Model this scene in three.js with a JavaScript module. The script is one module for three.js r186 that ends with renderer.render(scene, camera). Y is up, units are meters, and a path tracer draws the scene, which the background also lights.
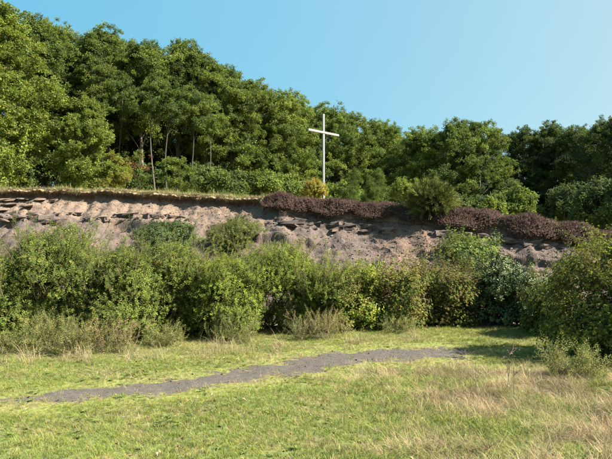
import * as THREE from 'three';
import { mergeGeometries } from 'three/addons/utils/BufferGeometryUtils.js';
import { createNoise2D, createNoise3D } from 'simplex-noise';

// ---------------------------------------------------------------- camera, sky, sun, exposure
const scene = new THREE.Scene();
const EYE = 1.6, FOV = 42, FPX = 229.5 / Math.tan(FOV * Math.PI / 360), PITCH = Math.atan((265 - 229.5) / FPX);
const camera = new THREE.PerspectiveCamera(FOV, 1024 / 768, 0.05, 3000);
camera.position.set(0, EYE, 0);
camera.rotation.x = PITCH;
const EXPOSURE = 4.3;
const SUN = new THREE.Vector3(0.72, 0.66, 0.14).normalize();
{
  const W = 512, H = 256, d = new Float32Array(W * H * 4), v = new THREE.Vector3();
  for (let j = 0; j < H; j++) for (let i = 0; i < W; i++) {
    const el = ((j + 0.5) / H - 0.5) * Math.PI, az = ((i + 0.5) / W - 0.5) * Math.PI * 2;
    v.set(Math.cos(el) * Math.cos(az), Math.sin(el), Math.cos(el) * Math.sin(az));
    const o = (j * W + i) * 4;
    if (el < 0) { d[o] = 0.10; d[o + 1] = 0.12; d[o + 2] = 0.06; d[o + 3] = 1; continue; }
    const s = Math.sin(el), h = Math.exp(-s * 3.2), g = Math.pow(0.5 + 0.5 * v.dot(SUN), 3.4);
    const zen = [0.10, 0.48, 0.80], hor = [0.27, 0.73, 0.93], glow = [1.75, 0.98, 0.12];
    for (let c = 0; c < 3; c++) d[o + c] = (zen[c] * (1 - h) + hor[c] * h + glow[c] * g * (0.32 + 0.8 * h)) / EXPOSURE;
    d[o + 3] = 1;
  }
  const t = new THREE.DataTexture(d, W, H, THREE.RGBAFormat, THREE.FloatType);
  t.mapping = THREE.EquirectangularReflectionMapping; t.magFilter = t.minFilter = THREE.LinearFilter; t.needsUpdate = true;
  scene.background = t; scene.environment = t; scene.backgroundIntensity = 1; scene.environmentIntensity = 1;
}
const sun = new THREE.DirectionalLight(new THREE.Color(1, 0.92, 0.78), 5);
sun.position.copy(SUN).multiplyScalar(120); sun.castShadow = true;
Object.assign(sun.shadow.camera, { left: -70, right: 70, top: 70, bottom: -70, near: 1, far: 300 });
sun.shadow.mapSize.set(4096, 4096); sun.shadow.radius = 1;
scene.add(sun, sun.target);
const renderer = new THREE.WebGLRenderer({ antialias: true });
renderer.setSize(1024, 768);
renderer.toneMapping = THREE.LinearToneMapping;
renderer.toneMappingExposure = EXPOSURE;
renderer.shadowMap.enabled = true;

// ---------------------------------------------------------------- helpers
function rng(seed) { let a = seed >>> 0; return () => { a = (a + 0x6D2B79F5) | 0; let t = Math.imul(a ^ (a >>> 15), 1 | a); t = (t + Math.imul(t ^ (t >>> 7), 61 | t)) ^ t; return ((t ^ (t >>> 14)) >>> 0) / 4294967296; }; }
const R0 = rng(7), n2 = createNoise2D(rng(11)), n2b = createNoise2D(rng(12)), n3 = createNoise3D(rng(13));
const V = (x, y, z) => new THREE.Vector3(x, y, z);
const clamp = (x, a, b) => Math.min(b, Math.max(a, x)), mix = (a, b, t) => a + (b - a) * t;
const smooth = (a, b, x) => { const t = clamp((x - a) / (b - a), 0, 1); return t * t * (3 - 2 * t); };
const fbm = (x, y, o = 4) => { let s = 0, a = 0.5; for (let i = 0; i < o; i++) { s += a * n2(x, y); x = x * 2.03 + 7.1; y = y * 2.03 - 3.7; a *= 0.5; } return s; };
// a sight line through a place of the photograph (612 x 459), to the depth d in metres in front of the camera
function sight(px, py, d) {
  const x = (px - 306) / FPX, y = (229.5 - py) / FPX, c = Math.cos(PITCH), s = Math.sin(PITCH);
  const dy = y * c + s, dz = y * s - c;
  return V(x / -dz * d, EYE + dy / -dz * d, -d);
}
const taken = {};
function numbered(name) { const n = taken[name] = (taken[name] ?? -1) + 1; return n ? `${name}_${String(n).padStart(3, '0')}` : name; }
function tag(o, label, category, group, kind) {
  o.userData.label = label; if (category) o.userData.category = category;
  if (group) o.userData.group = group; if (kind) o.userData.kind = kind; return o;
}
function top(o, name, label, category, group, kind) { o.name = numbered(name); scene.add(o); return tag(o, label, category, group, kind); }
function shadows(o) { o.castShadow = o.receiveShadow = true; return o; }
function mesh(name, geo, m, parent) { const o = shadows(new THREE.Mesh(geo, m)); o.name = name; if (parent) parent.add(o); return o; }

// triangle soup builder with vertex colours
class Soup {
  constructor() { this.p = []; this.c = []; this.i = []; }
  v(x, y, z, c) { this.p.push(x, y, z); this.c.push(c[0], c[1], c[2]); return this.p.length / 3 - 1; }
  t(a, b, c) { this.i.push(a, b, c); }
  geo() {
    const g = new THREE.BufferGeometry();
    g.setAttribute('position', new THREE.Float32BufferAttribute(this.p, 3));
    g.setAttribute('color', new THREE.Float32BufferAttribute(this.c, 3));
    g.setIndex(this.i); g.computeVertexNormals(); return g;
  }
  // a leaf from base b along direction dir, with up n; folded along its midrib, drooping a little
  leaf(b, dir, up, len, wid, fold, c) {
    const side = V().crossVectors(dir, up).normalize(), n = V().crossVectors(side, dir).normalize();
    const at = (l, s, h) => this.v(b.x + dir.x * l + side.x * s + n.x * h, b.y + dir.y * l + side.y * s + n.y * h, b.z + dir.z * l + side.z * s + n.z * h, c);
    const a = at(0, 0, 0), m = at(len * 0.5, 0, -fold * wid * 0.4), l = at(len * 0.42, wid * 0.5, fold * wid * 0.3), r = at(len * 0.42, -wid * 0.5, fold * wid * 0.3), e = at(len, 0, -len * 0.15);
    this.t(a, r, m); this.t(r, e, m); this.t(a, m, l); this.t(m, e, l);
  }
  diamond(b, dir, up, len, wid, c) {
    const side = V().crossVectors(dir, up).normalize();
    const at = (l, s) => this.v(b.x + dir.x * l + side.x * s, b.y + dir.y * l + side.y * s, b.z + dir.z * l + side.z * s, c);
    const a = at(0, 0), l = at(len * 0.45, wid * 0.5), r = at(len * 0.45, -wid * 0.5), e = at(len, 0);
    this.t(a, r, l); this.t(r, e, l);
  }
  // a tapering tube through points
  tube(pts, radii, sides, c) {
    let prev = null; const up = V(0.31, 0.2, 0.93);
    for (let k = 0; k < pts.length; k++) {
      const d = V().subVectors(pts[Math.min(k + 1, pts.length - 1)], pts[Math.max(k - 1, 0)]).normalize();
      const s = V().crossVectors(d, Math.abs(d.dot(up)) > 0.95 ? V(1, 0, 0) : up).normalize(), n = V().crossVectors(s, d);
      const ring = [];
      for (let q = 0; q < sides; q++) {
        const a = q / sides * Math.PI * 2, r = radii[k];
        ring.push(this.v(pts[k].x + (s.x * Math.cos(a) + n.x * Math.sin(a)) * r, pts[k].y + (s.y * Math.cos(a) + n.y * Math.sin(a)) * r, pts[k].z + (s.z * Math.cos(a) + n.z * Math.sin(a)) * r, c));
      }
      if (prev) for (let q = 0; q < sides; q++) { const e = (q + 1) % sides; this.t(prev[q], ring[q], prev[e]); this.t(prev[e], ring[q], ring[e]); }
      prev = ring;
    }
    const tip = this.v(pts.at(-1).x, pts.at(-1).y, pts.at(-1).z, c);
    for (let q = 0; q < sides; q++) this.t(prev[q], tip, prev[(q + 1) % sides]);
  }
  blade(x, z, az, lean, len, wid, c, curl = 1) {          // a grass blade: two quads and a tip
    const dx = Math.cos(az), dz = Math.sin(az), sx = -dz, sz = dx; let prev = null;
    for (let k = 0; k < 3; k++) {
      const t = k / 3, a = lean * (0.35 + curl * t), h = len * t;
      const ox = dx * Math.sin(a) * h, oy = Math.cos(a) * h, w = wid * (1 - t * 0.55) * 0.5;
      const l = this.v(x + ox + sx * w, oy, z + dz * Math.sin(a) * h + sz * w, c), r = this.v(x + ox - sx * w, oy, z + dz * Math.sin(a) * h - sz * w, c);
      if (prev) { this.t(prev[0], prev[1], r); this.t(prev[0], r, l); } prev = [l, r];
    }
    const a = lean * (0.35 + curl), e = this.v(x + dx * Math.sin(a) * len, Math.cos(a) * len, z + dz * Math.sin(a) * len, c);
    this.t(prev[0], prev[1], e);
  }
}
const rdir = (r) => { const u = r() * 2 - 1, a = r() * 6.2832, s = Math.sqrt(1 - u * u); return V(s * Math.cos(a), u, s * Math.sin(a)); };
const vary = (r, s) => { const k = 1 + (r() - 0.5) * s; return [k * (1 + (r() - 0.5) * s * 0.4), k, k * (1 + (r() - 0.5) * s * 0.4)]; };

// many copies of a few shapes, kept in one part each
const M4 = new THREE.Matrix4(), Q4 = new THREE.Quaternion(), C4 = new THREE.Color(), UPY = V(0, 1, 0);
class Swarm {
  constructor() { this.m = []; this.c = []; }
  add(p, q, s, c) { M4.compose(p, q, typeof s === 'number' ? V(s, s, s) : s); this.m.push(...M4.elements); this.c.push(c[0], c[1], c[2]); }
  build(name, geo, mat, parent) {
    const n = this.m.length / 16, o = shadows(new THREE.InstancedMesh(geo, mat, Math.max(1, n)));
    o.instanceMatrix.array.set(this.m); o.count = n;
    o.instanceColor = new THREE.InstancedBufferAttribute(new Float32Array(this.c), 3);
    o.name = name; o.userData.kind = 'stuff'; if (parent) parent.add(o); return o;
  }
}
const pick = (r, list) => list[Math.floor(r() * list.length) % list.length];
const tint = (r, base, s) => { const k = 1 + (r() - 0.5) * s, j = (r() - 0.5) * s * 0.35; return [base[0] * k * (1 + j), base[1] * k, base[2] * k * (1 - j)]; };

const leafMat = new THREE.MeshPhysicalMaterial({ vertexColors: true, roughness: 1, transmission: 0.42, thickness: 0, specularIntensity: 0.3, side: THREE.DoubleSide });
const glossLeafMat = new THREE.MeshPhysicalMaterial({ vertexColors: true, roughness: 0.55, specularIntensity: 0.7, side: THREE.DoubleSide });
const grassMat = new THREE.MeshPhysicalMaterial({ vertexColors: true, roughness: 1, transmission: 0.3, thickness: 0, specularIntensity: 0.3, side: THREE.DoubleSide });
const dryMat = new THREE.MeshStandardMaterial({ vertexColors: true, roughness: 0.9, side: THREE.DoubleSide });

function noiseTexture(size, f, srgb) {                    // f(u, v) -> [r, g, b] in 0..1
  const d = new Uint8Array(size * size * 4);
  for (let j = 0; j < size; j++) for (let i = 0; i < size; i++) {
    const c = f(i / size, j / size), o = (j * size + i) * 4;
    for (let k = 0; k < 3; k++) { let x = clamp(c[k], 0, 1); if (srgb) x = x <= 0.0031308 ? 12.92 * x : 1.055 * Math.pow(x, 1 / 2.4) - 0.055; d[o + k] = x * 255; }
    d[o + 3] = 255;
  }
  const t = new THREE.DataTexture(d, size, size); t.magFilter = THREE.LinearFilter; t.minFilter = THREE.LinearMipmapLinearFilter; t.generateMipmaps = true;
  t.wrapS = t.wrapT = THREE.MirroredRepeatWrapping; if (srgb) t.colorSpace = THREE.SRGBColorSpace; t.needsUpdate = true; return t;
}

// ---------------------------------------------------------------- the lie of the land
const edgePts = [[-260, 184, 24.2], [-120, 188, 23.6], [0, 190, 23.2], [100, 191, 22.8], [170, 195, 22.3], [230, 198, 21.8], [270, 200, 21.4], [300, 205, 21], [350, 209, 20.6], [400, 213, 20.2], [450, 219, 19.7], [500, 224, 19.2], [550, 231, 18.7], [612, 240, 18.2], [720, 250, 17.6], [900, 256, 17]].map(([x, y, d]) => sight(x, y, d));
function alongEdge(x) {
  const e = edgePts, n = e.length; if (x <= e[0].x) return e[0]; if (x >= e[n - 1].x) return e[n - 1];
  let k = 0; while (e[k + 1].x < x) k++;
  const t = smooth(0, 1, (x - e[k].x) / (e[k + 1].x - e[k].x)) * 0.4 + 0.6 * (x - e[k].x) / (e[k + 1].x - e[k].x); return V(x, mix(e[k].y, e[k + 1].y, t), mix(e[k].z, e[k + 1].z, t));
}
const edgeZ = (x) => alongEdge(x).z + 0.28 * fbm(x * 0.45, 3.1, 3) + 0.05 * n2(x * 2.3, 9);
const edgeY = (x) => alongEdge(x).y + 0.05 * n2(x * 0.8, 1.5);
const baseZ = (x) => -15.3 + 0.5 * n2(x * 0.2, 5.5) + (x > 6 ? (x - 6) * 0.12 : 0);
const SOIL = 0.30;                                         // height of the bare soil face under the turf
const groundY = (x, z) => 0.05 * fbm(x * 0.25, z * 0.25, 3) + 0.03 * fbm(x * 1.1 + 5, z * 1.1, 3) + 0.10 * smooth(-10.8, -14, z) + (0.10 * smooth(1.2, 4, x) * smooth(-9.4, -7.5, z) * (0.6 + n2(x * 0.9, z * 0.9)) );
// rock bands that cross the bank: [px from, px to, row of the photograph]
function ledgeAt(x) { const px = 306 + x / 20.5 * FPX; return px < 215 ? mix(0.80, 0.77, px / 215) : px < 430 ? mix(0.72, 0.70, (px - 215) / 215) : mix(0.74, 0.72, (px - 430) / 150); }
function bankY(x, z) {
  const zb = baseZ(x), ze = edgeZ(x), t = clamp((zb - z) / (zb - ze), 0, 1), H = edgeY(x) - SOIL;
  const t0 = ledgeAt(x) + 0.02 * n2(x * 0.7, 2), step = 0.085 * smooth(-0.25, 0.2, n2(x * 0.32, 17.3) + 0.25);
  let f = (t * 0.8 + t * t * 0.2) * (1 - step) + step * smooth(t0 - 0.012, t0 + 0.016, t);
  const rough = smooth(0, 0.08, t) * (1 - 0.75 * smooth(0.93, 1, t));
  const gully = 0.16 * fbm(x * 0.5, z * 0.22, 3) + 0.10 * fbm(x * 1.6 + 3, z * 0.8, 3) + 0.035 * fbm(x * 4.5, z * 4, 3) + 0.02 * Math.abs(n2(x * 7, z * 6));
  const y = mix(groundY(x, zb), H, f) + rough * gully, bed = (y + 0.05 * x + 0.06 * n2(x * 0.6, 3)) * 4.2, fr = bed - Math.floor(bed), beds = smooth(-0.1, 0.35, fbm(x * 0.3, z * 0.55 + 7, 3) + 0.05) * smooth(0.45, 0.6, t) * rough;
  return y + beds * 0.075 * (smooth(0.3, 0.62, fr) - fr + 0.03 * n2(x * 6, bed * 0.3));
}
function plateauY(x, z) {
  const b = edgeZ(x) - z, s = mix(0.108, 0.07, smooth(-3, 3, x));
  return edgeY(x) + s * Math.min(b, 14) + 0.03 * Math.max(0, b - 14) * smooth(60, 20, b) + 0.06 * fbm(x * 0.4, z * 0.4, 3) * smooth(0, 1.5, b) + 0.02 * n2(x * 2, z * 2) ;
}
function landY(x, z) { return z > baseZ(x) ? groundY(x, z) : z > edgeZ(x) ? bankY(x, z) : plateauY(x, z); }
function hit(px, py) {                                     // where a sight line meets the land
  for (let d = 3; d < 60; d += 0.03) { const p = sight(px, py, d); if (p.y < landY(p.x, p.z)) { p.y = landY(p.x, p.z); return p; } } return sight(px, py, 60);
}
function grid(xs, zs, f, uvs) {
  const P = [], U = [], I = [], nx = xs.length;
  for (const z of zs) for (const x of xs) { const zz = typeof z === 'function' ? z(x) : z, y = f(x, zz); P.push(x, y, zz); const [u, v] = uvs(x, zz, y); U.push(u, v); }
  for (let j = 0; j < zs.length - 1; j++) for (let i = 0; i < nx - 1; i++) { const a = j * nx + i; I.push(a, a + 1, a + nx, a + 1, a + nx + 1, a + nx); }
  const g = new THREE.BufferGeometry(); g.setAttribute('position', new THREE.Float32BufferAttribute(P, 3)); g.setAttribute('uv', new THREE.Float32BufferAttribute(U, 2)); g.setIndex(I); g.computeVertexNormals(); return g;
}
const steps = (a, b, n) => Array.from({ length: n + 1 }, (_, k) => a + (b - a) * k / n);

// the gravel path: [centre x, centre z, half width]
const pathPts = [[[-14, 399], [-14, 399]], [[40, 392], [40, 404]], [[100, 387], [100, 402]], [[170, 379], [160, 396]], [[240, 371], [235, 384]], [[300, 359.5], [295, 373.5]], [[350, 351], [340, 364]], [[400, 348], [395, 362.5]], [[450, 346.5], [452, 360]], [[500, 345.5], [505, 356]], [[560, 345], [570, 354]]].slice(1).map(([a, b]) => {
  const A = hit(...a), B = hit(...b); return [(A.x + B.x) / 2, (A.z + B.z) / 2, A.distanceTo(B) / 2 * 0.84 - 0.04];
});
pathPts.unshift([-9, -6.6, 0.4], [-5, -6.9, 0.32]);
function pathAt(x, z) {                                    // signed distance to the path edge (negative on the path), with uneven rims
  if (z < -14 || z > -5.2) return 3; let best = 9;
  for (let k = 0; k < pathPts.length - 1; k++) {
    const [ax, az, aw] = pathPts[k], [bx, bz, bw] = pathPts[k + 1], dx = bx - ax, dz = bz - az;
    const t = clamp(((x - ax) * dx + (z - az) * dz) / (dx * dx + dz * dz), 0, 1);
    best = Math.min(best, Math.hypot(x - ax - dx * t, z - az - dz * t) - mix(aw, bw, t));
  }
  return best + 0.05 + 0.34 * fbm(x * 1.3, z * 2.0, 4) + 0.12 * n2b(x * 5, z * 6) + 0.09 * n2b(x * 14, z * 17) + 0.45 * smooth(-3.1, -4.2, x) + 0.9 * smooth(2.6, 3.5, x);
}
// how dry, mossy and long the sward is at a place
const dryness = (x, z) => clamp(0.08 + 0.13 * smooth(-1, 1.5, x) + 0.75 * fbm(x * 0.55 + 2, z * 0.8, 4) + 0.32 * smooth(0.3, 2.4, x + (z + 7) * 0.12) * smooth(-10.2, -8.2, z) + 0.42 * smooth(-9.6, -10.6, z) * smooth(0.4, -1, x), 0, 1);
const mossy = (x, z) => { const p = pathAt(x, z); return clamp(smooth(1.1, 0.1, p) * 0.95 + 0.5 * fbm(x * 0.7 + 9, z * 0.9 + 4, 3) + 0.45 * smooth(-8.5, -10.5, z) * smooth(-1.5, 1.5, x) - 0.25 * smooth(0.5, 2.5, x) * smooth(-10, -8.5, z), 0, 1); };
const lushness = (x, z) => clamp(0.45 + 0.9 * fbm(x * 0.6 - 4, z * 0.9 + 8, 3), 0, 1);

// ---------------------------------------------------------------- ground
{
  const S = 1536, X0 = -13, Z0 = -20, L = 26;
  const map = noiseTexture(S, (u, v) => {
    const x = X0 + u * L, z = Z0 + v * L, k = n2(x * 21, z * 21) * 0.5 + n2b(x * 47, z * 47) * 0.5, m = fbm(x * 3, z * 3, 3);
    const moss = [0.135, 0.15, 0.026], straw = [0.22, 0.17, 0.09], soil = [0.085, 0.062, 0.036], green = [0.085, 0.12, 0.026];
    const ms = clamp(mossy(x, z) + m * 0.5, 0, 1), dr = clamp(dryness(x, z) + m * 0.6, 0, 1), so = smooth(0.15, 0.6, fbm(x * 5 + 1, z * 5, 3) + 0.1);
    const o = []; for (let c = 0; c < 3; c++) { let a = mix(green[c], straw[c], dr); a = mix(a, moss[c], ms * 0.9); a = mix(a, soil[c], Math.max(so * (1 - ms * 0.7), smooth(0.16, 0.02, pathAt(x, z)) * 0.8)); o.push(a * (1 + 0.38 * k)); } return o;
  }, true);
  const bump = noiseTexture(512, (u, v) => { const h = 0.5 + 0.4 * fbm(u * 40, v * 40, 4); return [h, h, h]; });
  bump.repeat.set(6, 6);
  const m = new THREE.MeshStandardMaterial({ map, bumpMap: bump, bumpScale: 0.03, roughness: 1 });
  const xs = [-600, -250, -110, -50, -26, -18, ...steps(-14, 14, 186), 18, 26, 50, 110, 250, 600], zs = [-900, -400, -150, -60, -30, -22, ...steps(-18, 3, 150), 8, 20, 60, 200, 600];
  const g = grid(xs, zs, groundY, (x, z) => [(x - X0) / L, (z - Z0) / L]);
  top(mesh('', g, m), 'ground', 'level meadow ground with moss and thatch at the foot of the bank', 'ground', null, 'structure');
}
{                                                          // gravel path, a sheet just above the ground with ragged rims
  const s = 0.045, P = [], I = [], U = [], id = new Map();
  const vert = (i, j) => { const k = i * 10000 + j; if (!id.has(k)) { const x = -9 + i * s, z = -13.5 + j * s; id.set(k, P.length / 3); P.push(x, groundY(x, z) + 0.006 - 0.02 * smooth(-0.03, 0.06, pathAt(x, z)), z); U.push(x / 2, z / 2); } return id.get(k); };
  for (let i = 0; i < 330; i++) for (let j = 0; j < 170; j++) if (pathAt(-9 + (i + 0.5) * s, -13.5 + (j + 0.5) * s) < 0.06) { const a = vert(i, j), b = vert(i + 1, j), c = vert(i, j + 1), d = vert(i + 1, j + 1); I.push(a, c, b, b, c, d); }
  const g = new THREE.BufferGeometry(); g.setAttribute('position', new THREE.Float32BufferAttribute(P, 3)); g.setAttribute('uv', new THREE.Float32BufferAttribute(U, 2)); g.setIndex(I); g.computeVertexNormals();
  const map = noiseTexture(768, (u, v) => { const k = n2(u * 90, v * 90) * 0.5 + n2b(u * 230, v * 230) * 0.5, b = fbm(u * 9, v * 9, 3), e = 1 + 0.5 * k + 0.35 * b; return [0.058 * e, 0.049 * e, 0.041 * e]; }, true);
  const bump = noiseTexture(512, (u, v) => { const h = 0.5 + 0.5 * n2(u * 110, v * 110) * n2b(u * 50, v * 50); return [h, h, h]; });
  top(mesh('', g, new THREE.MeshStandardMaterial({ map, bumpMap: bump, bumpScale: 0.015, roughness: 0.95 })), 'path', 'grey gravel path curving across the mossy grass', 'path', null, 'structure');
}
// ---------------------------------------------------------------- the bank
const bankTone = (x, z) => {                               // colour of the bare earth and shale at a place
  const t = (baseZ(x) - z) / (baseZ(x) - edgeZ(x)), px = 306 + x / 20.5 * FPX, k = fbm(x * 0.7, z * 1.3, 4), f = n2(x * 9, z * 9) * 0.5 + n2b(x * 23, z * 23) * 0.5;
  const sand = [0.155, 0.109, 0.080], mauve = [0.082, 0.061, 0.053], rust = [0.128, 0.079, 0.054], dark = [0.050, 0.037, 0.032];
  const wS = clamp(smooth(320, 150, px) * smooth(ledgeAt(x) - 0.02, ledgeAt(x) + 0.08, t) + k * 0.9, 0, 1), wR = clamp(smooth(60, 20, Math.abs(px - 415)) * 0.9 + k * 0.5 + smooth(0.85, 0.97, t) * 0.5, 0, 1), wD = Math.max(smooth(0.2, 0.5, fbm(x * 1.9 + 4, z * 3.3, 3)), smooth(0.25, 0.5, fbm(x * 3.5 + 9, z * 0.8, 3)) * 0.8);
  const o = []; for (let c = 0; c < 3; c++) { let a = mix(mauve[c], rust[c], wR * 0.7); a = mix(a, sand[c], wS); a = mix(a, dark[c], wD * 0.6); o.push(a * (1 + 0.34 * f)); } return o;
};
{
  const X0 = -17, L = 34, Z0 = -27, LZ = 17;
  const map = noiseTexture(1400, (u, v) => bankTone(X0 + u * L, Z0 + v * LZ), true);
  const bump = noiseTexture(768, (u, v) => { const h = 0.5 + 0.3 * fbm(u * 60, v * 60, 4) + 0.3 * Math.abs(n2(u * 120, v * 90)); return [h, h, h]; });
  bump.repeat.set(7, 4);
  const m = new THREE.MeshStandardMaterial({ map, bumpMap: bump, bumpScale: 0.03, roughness: 1 });
  const xs = [-60, -40, -28, -21, ...steps(-16, 16, 460), 21, 28, 40, 60];
  const zs = steps(0, 1, 170).map((t) => (x) => mix(baseZ(x) + 0.5, edgeZ(x) - 0.12, t));
  const g = grid(xs, zs, (x, z) => z > baseZ(x) ? groundY(x, z) - 0.05 * (z - baseZ(x)) / 0.5 - 0.01 : bankY(x, Math.max(z, edgeZ(x))), (x, z) => [(x - X0) / L, (z - Z0) / LZ]);
  top(mesh('', g, m), 'bank', 'bare pinkish earth and shale bank below the turf edge', 'bank', null, 'structure');
}
{                                                          // the land above the bank
  const map = noiseTexture(512, (u, v) => { const k = fbm(u * 30, v * 30, 4), d = 0.5 + 0.9 * fbm(u * 11 + 3, v * 11, 3), o = []; for (const [a, b] of [[0.10, 0.27], [0.115, 0.215], [0.03, 0.11]]) o.push(mix(a, b, clamp(d, 0, 1)) * (1 + k)); return o; }, true);
  const m = new THREE.MeshStandardMaterial({ map, roughness: 1 });
  const xs = [-600, -250, -110, -60, -40, -28, -21, ...steps(-16, 16, 160), 21, 28, 40, 60, 110, 250, 600];
  const zs = [0, 0.2, 0.4, 0.7, 1, 1.5, 2, 3, 4, 5, 6, 8, 10, 12, 15, 18, 22, 28, 36, 50, 80, 150, 300, 600, 900].map((b) => (x) => edgeZ(x) - b);
  top(mesh('', grid(xs, zs, plateauY, (x, z) => [x / 12, z / 12]), m), 'upper_terrain', 'grassy land rising behind the top of the bank', 'terrain', null, 'structure');
}
{                                                          // turf edge: an overhanging sod with the soil face beneath it
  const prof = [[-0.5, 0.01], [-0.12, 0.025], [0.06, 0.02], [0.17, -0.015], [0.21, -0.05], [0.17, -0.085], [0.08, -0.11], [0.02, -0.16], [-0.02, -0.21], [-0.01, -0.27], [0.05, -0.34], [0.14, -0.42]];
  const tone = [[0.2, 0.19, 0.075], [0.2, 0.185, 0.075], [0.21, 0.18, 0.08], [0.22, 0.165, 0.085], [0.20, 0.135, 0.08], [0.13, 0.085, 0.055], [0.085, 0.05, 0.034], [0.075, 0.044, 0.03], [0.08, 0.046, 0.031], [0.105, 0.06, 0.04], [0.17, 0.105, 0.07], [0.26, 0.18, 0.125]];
  const s = new Soup(), xs = steps(-17, 15, 900); let prev = null;
  for (const x of xs) {
    const lip = clamp(1 + 0.9 * fbm(x * 0.9, 40, 3) + 0.35 * n2(x * 5, 41), 0.15, 1.9), worn = Math.max(smooth(0.25, 0.5, n2(x * 0.42, 51)) * 0.75, smooth(-1.6, -1.0, x) * 0.97), ring = [];
    prof.forEach(([f, h], k) => {
      const j = k > 2 ? 1 : 0.3, ff = (f > 0 && k < 8 ? f * lip * (1 - worn) : f) + j * 0.06 * n3(x * 3.1, k * 0.6, 2) + j * 0.04 * n3(x * 11, k, 5) + j * 0.015 * n3(x * 29, k, 8), hh = h * (k > 2 ? 1 - 0.35 * worn : 1) + j * 0.025 * n3(x * 5, k * 0.5, 9);
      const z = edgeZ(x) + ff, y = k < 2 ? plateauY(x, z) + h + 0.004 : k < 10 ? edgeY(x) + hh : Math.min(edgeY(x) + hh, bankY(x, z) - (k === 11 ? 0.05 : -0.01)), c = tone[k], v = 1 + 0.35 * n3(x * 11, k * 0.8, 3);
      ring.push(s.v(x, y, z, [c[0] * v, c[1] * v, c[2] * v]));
    });
    if (prev) for (let k = 0; k < ring.length - 1; k++) { s.t(prev[k], prev[k + 1], ring[k]); s.t(ring[k], prev[k + 1], ring[k + 1]); }
    prev = ring;
  }
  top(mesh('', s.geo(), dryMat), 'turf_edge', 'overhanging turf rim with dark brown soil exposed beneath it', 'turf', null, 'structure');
}
// ---------------------------------------------------------------- stones
function stoneShape(seed, flat, seg = 2) {                  // a broken block: a box with worn, chipped corners and uneven faces
  const r = rng(seed), g = new THREE.BoxGeometry(1, 1, 1, seg, seg, seg).toNonIndexed(), p = g.attributes.position, cuts = Array.from({ length: 6 }, () => [rdir(r), 0.40 + r() * 0.2]);
  for (let k = 0; k < p.count; k++) {
    const v = V().fromBufferAttribute(p, k);
    for (const [n, d] of cuts) { const e = v.dot(n) - d; if (e > 0) v.addScaledVector(n, -e); }
    const o = 0.13; v.add(V(n3(v.x * 2.2 + seed, v.y * 2.2, v.z * 2.2) * o, n3(v.x * 2.2, v.y * 2.2 + seed, v.z * 2.2) * o, n3(v.x * 2.2, v.y * 2.2, v.z * 2.2 + seed) * o)); v.x += 0.3 * v.y * (((seed * 7) % 10) / 10 - 0.5); v.y *= flat; p.setXYZ(k, v.x, v.y, v.z);
  }
  g.computeVertexNormals(); g.deleteAttribute('uv');
  const c = new Float32Array(p.count * 3).fill(1); g.setAttribute('color', new THREE.BufferAttribute(c, 3)); return g;
}
const stoneMat = [[0.068, 0.051, 0.044], [0.092, 0.068, 0.056], [0.135, 0.096, 0.072], [0.048, 0.037, 0.033]].map((c) => {
  const map = noiseTexture(128, (u, v) => { const k = 1 + 0.9 * fbm(u * 7 + c[0] * 90, v * 16, 4); return c.map((x) => x * k); }, true);
  return new THREE.MeshStandardMaterial({ color: 0xffffff, map, roughness: 0.95 });
});
const stoneGeo = Array.from({ length: 9 }, (_, k) => {
  const g = stoneShape(100 + k, 0.55 + 0.08 * (k % 4)); const p = g.attributes.position, u = new Float32Array(p.count * 2);
  for (let i = 0; i < p.count; i++) { u[2 * i] = p.getX(i) + 0.4 * p.getZ(i) + k * 0.3; u[2 * i + 1] = p.getY(i) + 0.3 * p.getZ(i); }
  g.setAttribute('uv', new THREE.BufferAttribute(u, 2)); return g;
});
function rockLedge(spots, label) {
  const g = new THREE.Group(), c = V(); spots.forEach((s) => c.add(s.p)); c.multiplyScalar(1 / spots.length); c.y = landY(c.x, c.z);
  g.position.copy(c);
  for (const s of spots) { const o = mesh('stone', s.geo, s.mat, g); o.position.copy(s.p).sub(c); o.rotation.set(...s.rot); o.scale.set(...s.size); }
  top(g, 'rock_ledge', label, 'rock ledge', 'rock ledges crossing the bank');
}
function ledgeSpots(seed, px0, px1, row, n, size, spread) {
  const r = rng(seed), out = [];
  for (let k = 0; k < n; k++) {
    const px = mix(px0, px1, (k + r() * 0.8) / n), py = row(px) + (r() - 0.5) * spread, p = hit(px, py), s = size * (0.55 + r() * r() * 1.1);
    p.y += s * (-0.22 + 0.16 * r()); p.z += 0.02;
    out.push({ p, geo: pick(r, stoneGeo), mat: stoneMat[r() < 0.45 ? 0 : r() < 0.5 ? 1 : r() < 0.5 ? 2 : 3], rot: [0.3 * (r() - 0.5) + 0.1, (r() - 0.5) * 0.9, (r() - 0.5) * 0.35], size: [s * (0.7 + r() * 1.3), s * (0.6 + r() * 0.6), s * (0.7 + r() * 0.5)] });
  }
  return out;
}
rockLedge(ledgeSpots(21, 2, 62, (p) => mix(217, 218, p / 60), 26, 0.32, 7), 'dark jagged rock ledge below the slumped slabs');
rockLedge(ledgeSpots(22, 66, 190, (p) => mix(216, 218, (p - 66) / 124), 32, 0.25, 7), 'pale broken line of rocks across the sandy slope above the blue-green shrub');
rockLedge(ledgeSpots(23, 278, 395, (p) => 223 + 6 * smooth(278, 340, p) * 0.6 + 4 * smooth(340, 395, p), 34, 0.28, 7), 'grey-mauve rock ledge in the bare slope below the cross');
rockLedge(ledgeSpots(24, 432, 562, (p) => mix(230, 246, (p - 432) / 130), 40, 0.27, 6), 'rock ledge with upright blocks just under the long heather cushions');
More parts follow.
